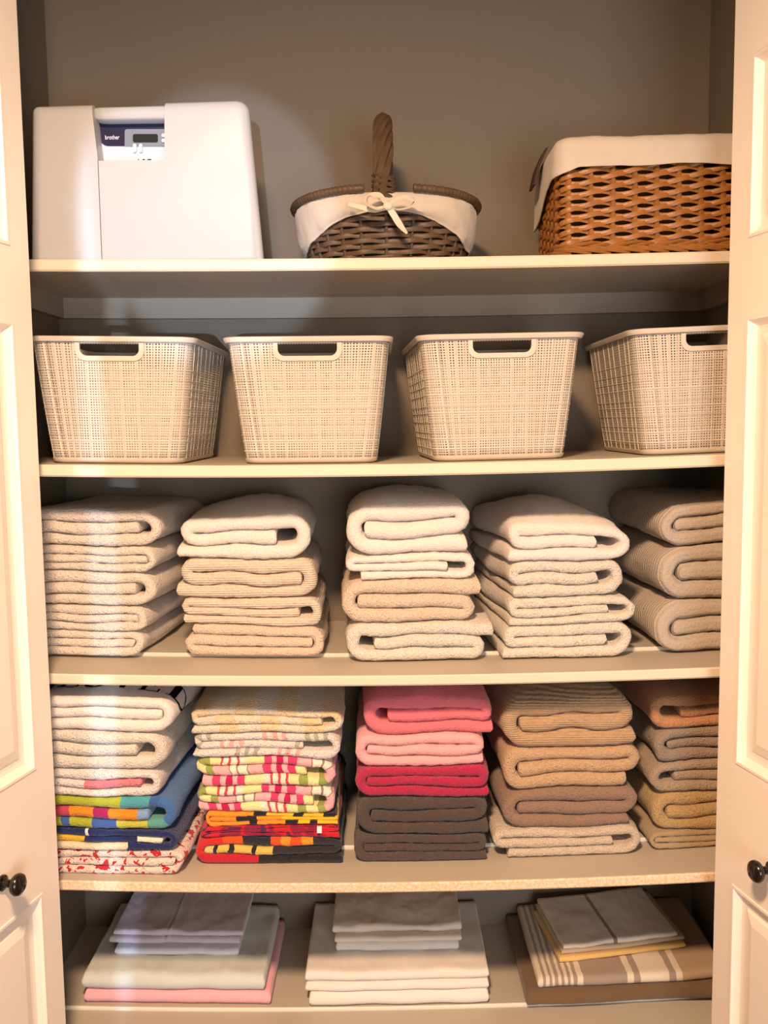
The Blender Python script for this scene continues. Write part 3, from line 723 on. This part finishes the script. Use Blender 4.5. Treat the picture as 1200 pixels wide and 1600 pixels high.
specs = [(170, 721, 0, 'white woven plastic bin beside the left door, first of four'), (481, 720, 0, 'white woven plastic bin seen squarely, second from the left door'),
         (778, 716, 3.2, 'white woven plastic bin turned slightly, third from the left door'), (1122, 707, 0, 'white woven plastic bin partly hidden by the right door')]
bins = [bin0]+[copy_tree(bin0) for _ in range(3)]
for o, (px, py, a, lab) in zip(bins, specs):
    P_ = at(px, py-100, YBIN)
    o.location = (P_.x, YBIN+BD+ (.004 if a else 0), min(SZ[2](P_.x-.118), SZ[2](P_.x+.118))*.5+max(SZ[2](P_.x-.118), SZ[2](P_.x+.118))*.5+.0008)
    o.rotation_euler = (0, -math.atan((SZ[2](P_.x+.1)-SZ[2](P_.x-.1))/.2), R(a))
    tag(o, lab, 'bin', 'white woven bins on the second shelf')

# ------------------------------------------------------------------ printer in its white case
def printer():
    Y = 1.684
    pb = at(45, 404, Y); x0 = pb.x; xr = at(411, 404, Y).x; zb = SZ[1]((x0+xr)/2)+.001; zt = at(300, 154, Y).z
    e = empty('printer', ((x0+xr)/2, Y, zb)); tag(e, 'white boxy printer case with cutout showing a navy control panel', 'printer')
    Wd = xr-x0; H = zt-zb; hw = Wd/2; D = .26
    L_ = lambda px, py, y=0: Vector((at(px, py, Y+y).x-(x0+xr)/2, y, at(px, py, Y+y).z-zb))
    # shell: front outline leaning in at the right, lofted back, softly rounded
    def outline(ins, y, sh):
        tl = L_(46, 158).x; tr = L_(388, 154).x; r = .022
        pts = [(-hw+ins, ins*.2), (hw-ins-sh, ins*.2)]
        a = Vector((hw-ins-sh, 0)); c = Vector((tr-ins-sh, H-ins))
        for i in range(9):
            t = R(90*i/8); pts.append((tr-ins-sh-r+r*math.cos(t)+(0.0), H-ins-r+r*math.sin(t)))
        for i in range(9):
            t = R(90+90*i/8); pts.append((tl+ins+r*.5+r*.5*math.cos(t), H-ins-.006-r*.5+r*.5*math.sin(t)))
        return [Vector((x, y, z)) for x, z in pts]
    loops = []
    for y, ins, sh in ((.0, .020, 0), (.001, .0125, 0), (.004, .006, 0), (.009, .002, .0), (.016, 0, 0), (.08, 0, .008), (.16, .0, .03), (D-.02, .004, .055), (D, .02, .055)):
        loops.append(outline(ins, y, sh))
    shell = loft(loops, 'case', 'printer_white', e); shell.data.shade_smooth()
    # cut-out through the front, made with a solid cutter
    a = L_(143, 150); b_ = L_(153, 251); c = L_(257, 251); d = L_(257, 140)
    bm = bmesh.new(); f0 = []; f1 = []
    for q in (L_(140, 140), L_(153, 251), L_(257, 251), L_(257, 140)):
        f0.append(bm.verts.new((q.x, -.05, q.z))); f1.append(bm.verts.new((q.x, .050, q.z)))
    bm.faces.new(f0); bm.faces.new(f1[::-1])
    for i in range(4): bm.faces.new((f0[i], f0[(i+1) % 4], f1[(i+1) % 4], f1[i]))
    cut = bm_obj('cutter', bm, 'printer_white', e)
    # seam under the cut-out
    bm = bmesh.new(); s0 = L_(153, 250); s1_ = L_(154.5, 408)
    bm_box(bm, s0.x-.0007, s0.x+.0007, -.01, .012, -.01, s0.z+.002)
    cut2 = bm_obj('cutter', bm, 'dark_gap', e)
    for cc in (cut, cut2):
        md = shell.modifiers.new('cut', 'BOOLEAN'); md.object = cc; md.operation = 'DIFFERENCE'; md.solver = 'EXACT'
    bpy.context.view_layer.update()
    dg = bpy.context.evaluated_depsgraph_get(); me = bpy.data.meshes.new_from_object(shell.evaluated_get(dg)); shell.modifiers.clear(); shell.data = me
    me.shade_smooth(); me.set_sharp_from_angle(angle=R(35))
    for cc in (cut, cut2): bpy.data.objects.remove(cc, do_unlink=True)
    # rounded carrying bar across the top of the cut-out, set back
    p0 = L_(141, 166, .012); p1 = L_(257, 163, .012); zb_ = L_(200, 188, .012).z; loops = []
    for i in range(13):
        f = i/12; X = p0.x+(p1.x-p0.x)*f+ .0; yy = .012+.010*(1-f/.12)**2 if f < .12 else .012
        zt_ = p0.z+(p1.z-p0.z)*f; b2 = zb_+(.002 if f > .1 else .002+.006*(1-f/.1)); h_ = zt_-b2
        loops.append([Vector((X, yy+dy, b2+h_*fz)) for dy, fz in ((.003, 0), (0, .12), (0, .8), (.004, .95), (.012, 1), (.036, 1), (.036, 0))])
    bar = loft(loops, 'top_bar', 'printer_white', e)
    # control panel inside
    yp = .040
    q = lambda px, py, dy=0: L_(px, py, yp+dy)
    def plate(name, poly, mat, th=.0015, y=0, parent=None):
        bm = bmesh.new(); f0 = [bm.verts.new((v.x, yp+y, v.z)) for v in poly]; f1 = [bm.verts.new((v.x, yp+y+th, v.z)) for v in poly]; n = len(poly)
        bm.faces.new(f0); bm.faces.new(f1[::-1])
        for i in range(n): bm.faces.new((f0[i], f0[(i+1) % n], f1[(i+1) % n], f1[i]))
        return bm_obj(name, bm, mat, parent or e)
    pan = plate('fascia', [q(154.5, 194), q(158, 254), q(262, 254), q(262, 194)], 'printer_grey', .008)
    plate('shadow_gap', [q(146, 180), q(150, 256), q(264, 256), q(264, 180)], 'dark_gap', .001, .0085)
    bl = [q(155.5, 186), q(155.5, 213)] + [Vector((q(170-14.5*math.cos(R(t)), 214+14.5*math.sin(R(t))).x, 0, q(170-14.5*math.cos(R(t)), 214+14.5*math.sin(R(t))).z)) for t in range(10, 91, 10)] + [q(262, 228.5), q(262, 186)]
    plate('navy_band', bl, 'navy_plastic', .0015, -.0016, pan)
    gp = [q(195.5, 229), q(262, 229), q(262, 202.5), q(199, 202.5), q(196.6, 203.4), q(195.5, 206)]
    plate('display_plate', gp, 'printer_panel', .0012, -.0030, pan)
    def rr(xa, xb, ya, yb, r, n=5):
        o_ = []
        for cx, cy, a0 in ((xb-r, yb-r, 0), (xa+r, yb-r, 90), (xa+r, ya+r, 180), (xb-r, ya+r, 270)):
            for i in range(n+1): t = R(a0+90*i/n); o_.append(q(cx+r*math.cos(t), cy+r*math.sin(t)))
        return o_
    plate('screen', rr(208.5, 247.5, 210.5, 223.5, 3), 'lcd', .0012, -.0042, pan)
    for xa in (209, 218.5): plate('button', rr(xa, xa+5, 226, 239, 2.4), 'logo_white', .003, -.0060, pan)
    for ya in (210, 218): plate('button', rr(253.5, 260, ya, ya+6, 2.8), 'printer_grey', .003, -.0060, pan)
    for xa, xb in ((215.5, 217), (223, 226.5), (230.5, 236.5)): plate('caption', rr(xa, xb, 248.6, 250.2, .5), 'navy_plastic', .0008, -.0006, pan)
    cu = bpy.data.curves.new('logo', 'FONT'); cu.body = 'brother'; cu.size = 1; cu.extrude = .01; cu.align_x = 'LEFT'
    to = bpy.data.objects.new('logo', cu); COL.objects.link(to); bpy.context.view_layer.update()
    me = bpy.data.meshes.new_from_object(to.evaluated_get(bpy.context.evaluated_depsgraph_get())); bpy.data.objects.remove(to, do_unlink=True)
    xs = [v.co.x for v in me.vertices]; ys_ = [v.co.y for v in me.vertices]
    A0 = q(165, 218.5); A1 = q(187, 211.5); sx = (A1.x-A0.x)/(max(xs)-min(xs)); sz = (A1.z-A0.z)/(max(ys_)-min(ys_))
    for v in me.vertices: v.co = (A0.x+(v.co.x-min(xs))*sx, yp-.0018-v.co.z*.05, A0.z+(v.co.y-min(ys_))*sz)
    me.materials.clear(); me.materials.append(MATS['logo_white']); lo_ = bpy.data.objects.new('logo', me); COL.objects.link(lo_); lo_.parent = pan
    lo_['label'] = 'white lettering reading brother'
printer()

# ------------------------------------------------------------------ wicker
def weave(e, perim, zlist, nst, mat_w, mat_s, amp, wh, stake_r, over=1, tilt=0.0, zmax=None, ns=4, seed=1, smat=None):
    """perim(frac, z) -> (pos, outward normal); one object per weaver row and per stake"""
    rnd = random.Random(seed)
    for r, z in enumerate(zlist):
        pts = []; tot = nst*ns
        for i in range(tot):
            f = i/tot; p, n = perim(f, z); ph = (i/ns+r)*math.pi
            w = math.cos(ph); pts.append(p+n*(amp*w)+Vector((0, 0, tilt*math.sin(ph)+rnd.uniform(-.0004, .0004))))
        bm = bmesh.new(); tube_pts(bm, pts, wh/2, 6, closed=True, flat=(.62, 1.0)); bm_obj('weaver', bm, mat_w, e, True)
    for k in range(nst):
        f = k/nst; z0 = zlist[0]-wh; z1 = zmax(f) if callable(zmax) else (zmax or zlist[-1]+wh)
        pts = [perim(f+rnd.uniform(-.1, .1)/nst*.2, z0+(z1-z0)*i/6)[0] for i in range(7)]
        bm = bmesh.new(); tube_pts(bm, pts, stake_r, 5); bm_obj('stake', bm, mat_s, e, True)

def catmull(P, n=8):
    P = [Vector(p) for p in P]; out = []
    for i in range(len(P)-1):
        a, b_, c, d = P[max(0, i-1)], P[i], P[i+1], P[min(len(P)-1, i+2)]
        for k in range(n):
            t = k/n; out.append(.5*((2*b_)+(c-a)*t+(2*a-5*b_+4*c-d)*t*t+(3*b_-a-3*c+d)*t**3))
    out.append(P[-1]); return out
def ribbon(name, P, widths, wdir, mat, parent, th=.0012):
    pts = catmull(P, 8); n = len(pts); bm = bmesh.new(); rings = []
    for i, p in enumerate(pts):
        a = pts[max(0, i-1)]; c = pts[min(n-1, i+1)]; t = (c-a).normalized()
        w = Vector(wdir(i/(n-1)) if callable(wdir) else wdir).normalized(); w = (w-t*w.dot(t)).normalized(); nn = t.cross(w)
        f = i/(n-1)*(len(widths)-1); j = min(len(widths)-2, int(f)); wd = widths[j]+(widths[j+1]-widths[j])*(f-j)
        rings.append([bm.verts.new(p+w*(s*wd/2)+nn*(q*th/2+ (.0012*math.sin(s*1.6)))) for s, q in ((-1, -1), (-.33, -1), (.33, -1), (1, -1), (1, 1), (.33, 1), (-.33, 1), (-1, 1))])
    for A_, B_ in zip(rings, rings[1:]):
        for k in range(8): bm.faces.new((A_[k], A_[(k+1) % 8], B_[(k+1) % 8], B_[k]))
    bm.faces.new(rings[0]); bm.faces.new(rings[-1][::-1])
    return bm_obj(name, bm, mat, parent, True)

def oval_basket():
    YC = 1.835; zb = SZ[1](.0)+.001
    xl = at(466, 330, YC).x; xr = at(740, 320, YC).x; cx = (xl+xr)/2; hw = (xr-xl)/2-.004
    yfr = YC-.115
    ztop = at(470, 334, YC).z-zb
    zrim_c = at(600, 300, yfr).z-zb
    HB = ztop
    e = empty('wicker_handle_basket', (cx, YC, zb)); tag(e, 'oval dark wicker basket with tall handle, white liner and bow', 'basket')
    def perim(f, z):
        a = -math.pi/2+2*math.pi*f; g = max(0, z/HB); k = .84+.16*g**.8; A_ = hw*k; B_ = .115*(.86+.14*g)
        sx, sy = math.cos(a), math.sin(a); ex = 2/2.4
        p = Vector((A_*math.copysign(abs(sx)**ex, sx), B_*math.copysign(abs(sy)**ex, sy), z))
        n = Vector((sx/A_, sy/B_, 0)).normalized(); return p, n
    RA = at(600, 298, YC-.12).z-zb-HB
    rise = lambda f: RA*(abs(math.cos(2*math.pi*f)))**1.5     # rim rises to front and back
    nst = 26
    weave(e, perim, [.012+.0098*i for i in range(9)], nst, 'wicker_dark', 'wicker_dark', .0040, .0100, .0032, tilt=.0014, zmax=lambda f: HB, seed=3)
    loft([[perim(i/60, z)[0]-perim(i/60, z)[1]*.0065 for i in range(60)] for z in (.004, .03, .06, HB-.004)], 'shade_shell', 'wicker_shade', e, cap0=True, cap1=False)  # added dark shell: shade in the weave gaps put into its colour
    # foot border
    bm = None
    for k in range(34):
        f0 = k/34; pts = [perim(f0+(.055)*i/5, .003+.007*math.sin(math.pi*i/5))[0]+perim(f0+.055*i/5, .004)[1]*(.003+.004*math.sin(math.pi*i/5)) for i in range(6)]
        bm = bmesh.new(); tube_pts(bm, pts, .0030, 5); bm_obj('border_rod', bm, 'wicker_dark', e, True)
    # base plate
    loft([[perim(i/40, z)[0]*1.0-Vector((0, 0, 0)) for i in range(40)] for z in (.001, .006)], 'base', 'wicker_dark', e)
    # liner: inside wall, over the rim, outside skirt with a hem that rises to the bow
    n = 160; loops = []
    def hem(f):
        c = abs(math.sin(math.pi*f)) if f <= .5 else abs(math.sin(math.pi*f))     # 0 at the front middle, 1 at the back
        side = min(1, abs(math.sin(2*math.pi*f)))                                  # 1 at both ends
        z_side = .030; z_mid = HB*.80
        g = sm(min(1, abs((f+.5) % 1-.5)/.24)); return z_mid+(z_side-z_mid)*g
    rows = [('in', 0.02), ('in', .5), ('in', .95), ('top', 0), ('out', .0), ('out', .12), ('out', .3), ('out', .5), ('out', .7), ('out', .88), ('out', .9), ('out', 1.0), ('lip', 1.0)]
    for kind, t in rows:
        L = []
        for i in range(n):
            f = i/n; top = HB+rise(f); h = hem(f)
            w = .004*noise.noise(Vector((math.cos(2*math.pi*f)*4, math.sin(2*math.pi*f)*4, t*3+2)))+.0018*noise.noise(Vector((math.cos(2*math.pi*f)*16, math.sin(2*math.pi*f)*16, t*5)))
            if kind == 'in': z = .01+(top-.01)*t; p, nn = perim(f, min(z, HB)); p = p-nn*.010; p.z = z
            elif kind == 'top': p, nn = perim(f, HB); p = p+nn*.004; p.z = top-.002
            else:
                z = top-.006+(h-top+.006)*t; p, nn = perim(f, min(z, HB)); off = .010+.006*math.sin(t*math.pi)+w+(.0015 if .86 < t < .895 else 0)
                if kind == 'lip': off -= .002
                p = p+nn*off; p.z = z + .002*noise.noise(Vector((f*40, 0, 1)))
            L.append(p)
        loops.append(L)
    ln = loft(loops, 'liner', 'liner_cotton', e, cap0=True, cap1=False); ln['label'] = 'off-white cotton liner folded over the rim'
    # rim: two wrapped halves that stop short of the handle, above the liner
    for s in (0, 1):
        pts = []; rads = []; N_ = 150
        for i in range(N_):
            f = (.036+.428*i/(N_-1)) if s == 0 else (.536+.436*i/(N_-1))
            p, nn = perim(f, HB); q = p+nn*.011; q.z = HB+rise(f)+.004
            pts.append(q); rads.append(.0074+.0008*math.sin(i*2.1)+.0008*noise.noise(Vector((i*.3, s, 0))))
        bm = bmesh.new(); tube_pts(bm, pts, rads, 8); bm_obj('rim', bm, 'wicker_dark', e, True)
    # handle: arch from front to back, twisted rods
    zh = at(609, 180, YC-.02).z-zb
    hb = HB-.005
    for k in range(7):
        pts = []; M_ = 60
        for i in range(M_+1):
            a = math.pi*i/M_; yy = -.112*math.cos(a); z = hb+(zh-hb-.012)*max(0, math.sin(a))**.75
            c = Vector((-.004+.010*math.cos(a)*-.1, yy, z))
            tw = 2*math.pi*k/7+i*.19; rr_ = (.0105+.0035*abs(math.cos(a))) if k < 6 else 0
            ta = Vector((0, .112*math.sin(a)+1e-4, (zh-hb)*math.cos(a))).normalized(); nb = Vector((1, 0, 0)); nc = ta.cross(nb)
            pts.append(c+nb*(math.cos(tw)*rr_)+nc*(math.sin(tw)*rr_))
        bm = bmesh.new(); tube_pts(bm, pts, .0068, 6, upv=Vector((1, 0, 0))); bm_obj('handle_rod', bm, 'wicker_dark', e, True)
    # lashing at the front foot of the handle
    for k in range(7):
        bm = bmesh.new(); z = HB+.004+k*.0052; pts = []
        yc = -.112*math.cos(math.asin(max(0, min(1, (max(0, z-hb)/(zh-hb-.012))**(1/.75)))))
        for i in range(16):
            t = 2*math.pi*i/16; pts.append(Vector((-.004+.0195*math.cos(t), yc+.0185*math.sin(t), z+.006*math.cos(t)*(1 if k % 2 else -1))))
        tube_pts(bm, pts, .0032, 5, closed=True); bm_obj('lashing', bm, 'wicker_dark', e, True)
    # bow tied in front of the handle
    B0 = Vector((at(606, 322, YC-.150).x-cx, -.150, at(606, 322, YC-.150).z-zb))
    Q = lambda px, py, dy=0: Vector((at(px, py, YC-.150+dy).x-cx, -.150+dy, at(px, py, YC-.150+dy).z-zb))
    bow = empty('bow', (0, 0, 0)); bow.parent = e
    ribbon('bow_loop', [Q(606, 322), Q(590, 326, -.010), Q(574, 318, -.020), Q(577, 306, -.016), Q(592, 305, -.010), Q(601, 314, -.004), Q(606, 322)], [.007, .012, .014, .014, .012, .007], (.35, .8, .5), 'ribbon_cotton', bow)
    ribbon('bow_loop', [Q(606, 322), Q(618, 312, -.008), Q(636, 308, -.016), Q(648, 313, -.014), Q(640, 323, -.010), Q(622, 327, -.006), Q(606, 322)], [.007, .012, .014, .014, .012, .007], (-.2, .85, .5), 'ribbon_cotton', bow)
    ribbon('bow_tail', [Q(606, 323), Q(585, 328, -.006), Q(565, 324, -.004), Q(544, 319, .002)], [.008, .011, .010, .007], (0, .2, 1), 'ribbon_cotton', bow)
    ribbon('bow_tail', [Q(606, 323), Q(614, 334, -.008), Q(624, 350, -.006), Q(636, 365, .0)], [.008, .011, .011, .003], (1, .2, .3), 'ribbon_cotton', bow)
    c = Q(606, 322, -.006); loops = []
    for j in range(7):
        a = -math.pi/2+math.pi*j/6; loops.append([c+Vector((.0085*math.cos(a)*math.cos(t), .006*math.cos(a)*math.sin(t), .0075*math.sin(a))) if 0 < j < 6 else c+Vector((.001*math.cos(t), .001*math.sin(t), .0075*math.sin(a))) for t in [2*math.pi*i/12 for i in range(12)]])
    loft(loops, 'knot', 'ribbon_cotton', bow)
oval_basket()

def square_basket():
    YFm = 1.676; cxl = at(876, 395, YFm).x; zb = SZ[1](.5)+.001
    Wd = .345; D = .22; HB = at(1000, 250, YFm).z-zb
    cx = cxl+Wd/2; cy = YFm+D/2
    e = empty('wicker_storage_basket', (cx, cy, zb)); tag(e, 'honey brown rectangular wicker basket with off-white fabric cover', 'basket')
    e.rotation_euler = (0, -math.atan((SZ[1](.6)-SZ[1](.35))/.25), 0)
    base = rrect(.5, .5*D/Wd, .05, 5); 
    per = [Vector((x*Wd, y*Wd, 0)) for x, y in base]
    cum = [0]
    for a, b_ in zip(per, per[1:]+per[:1]): cum.append(cum[-1]+(b_-a).length)
    def perim(f, z):
        s = (f % 1)*cum[-1]; j = 0
        while cum[j+1] < s: j += 1
        g = (s-cum[j])/(cum[j+1]-cum[j]); a = per[j]; b_ = per[(j+1) % len(per)]; p = a+(b_-a)*g
        k = 1-.012*(z/HB); t = (b_-a).normalized(); n = Vector((t.y, -t.x, 0))
        return Vector((p.x*k, p.y*k, z)), n
    HW = HB-.004
    rows = 15; z0 = .021; dz = (HB-.006-z0)/(rows-1)
    weave(e, perim, [z0+dz*i for i in range(rows)], 28, 'wicker_honey', 'wicker_honey', .0046, dz*1.08, .0048, tilt=.0034, seed=5, zmax=HB)
    # added dark shell blocks the view through; its colour paints shade between the rods
    loft([[perim(i/60, z)[0]*1-perim(i/60, z)[1]*.011 for i in range(60)] for z in (.004, HB)], 'shade_shell', 'wicker_shade', e, cap0=True, cap1=False)
    # waling: three long rods and the plaited foot
    for r in range(3):
        pts = []
        for i in range(168):
            f = i/168; p, n = perim(f, .013+r*.0028); ph = 2*math.pi*(i/12+r/3); pts.append(p+n*(.004+.0035*math.cos(ph))+Vector((0, 0, .0022*math.sin(ph))))
        bm = bmesh.new(); tube_pts(bm, pts, .0030, 5, closed=True); bm_obj('waling_rod', bm, 'wicker_honey', e, True)
    for k in range(32):
        f0 = k/32; pts = []
        for i in range(7):
            t = i/6; p, n = perim(f0+.062*t, .012-.0095*t); pts.append(p+n*(.002+.009*math.sin(math.pi*min(1, t*.8+.1))))
        bm = bmesh.new(); tube_pts(bm, pts, .0042, 6); bm_obj('border_rod', bm, 'wicker_honey', e, True)
    # fabric cover: domed top and hanging skirt
    n = 200; loops = []
    zt = at(1000, 213, YFm+.02).z-zb
    def hem(f):
        p, nn = perim(f, HB); zf = at(1000, 258, YFm).z-zb
        side = sm((-p.x/(Wd*.5)-.80)/.2)                                     # hangs lower along the left end
        dep = sm((p.y+D/2-.02)/.20)
        return zf-.004+.004*noise.noise(Vector((p.x*14, p.y*14, 3)))-side*(.012+.055*dep)
    for z_, ins, kind in ((0, .5, 'c'), (0, .3, 'd'), (0, .12, 'd'), (0, .05, 'd'), (0, .02, 'd'), (0, .004, 'e'), (.0, -.004, 's0'), (.25, 0, 's'), (.5, 0, 's'), (.75, 0, 's'), (.93, 0, 's'), (1, 0, 's'), (1, 0, 'l')):
        L = []
        for i in range(n):
            f = i/n; p, nn = perim(f, HB); w = .0025*noise.noise(Vector((p.x*30, p.y*30, z_*4)))+.004*noise.noise(Vector((p.x*9, p.y*9, z_*2+1)))
            if kind in 'cd': q = Vector((p.x*(1-2*ins), p.y*(1-2*ins), zt-.002+w*.8+.004*ins))
            elif kind == 'e': q = p+nn*.006; q.z = zt-.008+w*.5
            elif kind == 's0': q = p+nn*.011; q.z = zt-.018
            else:
                h = hem(f); z = zt-.018+(h-(zt-.018))*z_; q = p+nn*(.012+w+.003*z_); q.z = z
                if kind == 'l': q = q-nn*.002
            L.append(q)
        loops.append(L)
    cv = loft(loops, 'fabric_cover', 'liner_cotton', e, cap0=True, cap1=False); cv['label'] = 'off-white cotton cover draped over the top'
    # dark leather strap end at the left
    c0 = at(853, 236, YFm+.13); c1 = at(834, 292, YFm+.13)
    inv = e.matrix_basis
    def loc(v): return Vector((v.x-cx, v.y-cy, v.z-zb))
    a, b_ = loc(c0), loc(c1); bm = bmesh.new()
    d = (b_-a).normalized()
    loops = []
    for t in (0, .1, .5, .9, 1):
        p = a+(b_-a)*t+Vector((-.004*math.sin(t*math.pi), 0, 0)); w = .028
        loops.append([p+Vector((-.003, -w, 0)), p+Vector((.002, -w, .001)), p+Vector((.002, w, .001)), p+Vector((-.003, w, 0))])
    st = loft(loops, 'strap', 'strap_brown', e, smooth=False); st['label'] = 'dark brown strap at the left end'
square_basket()
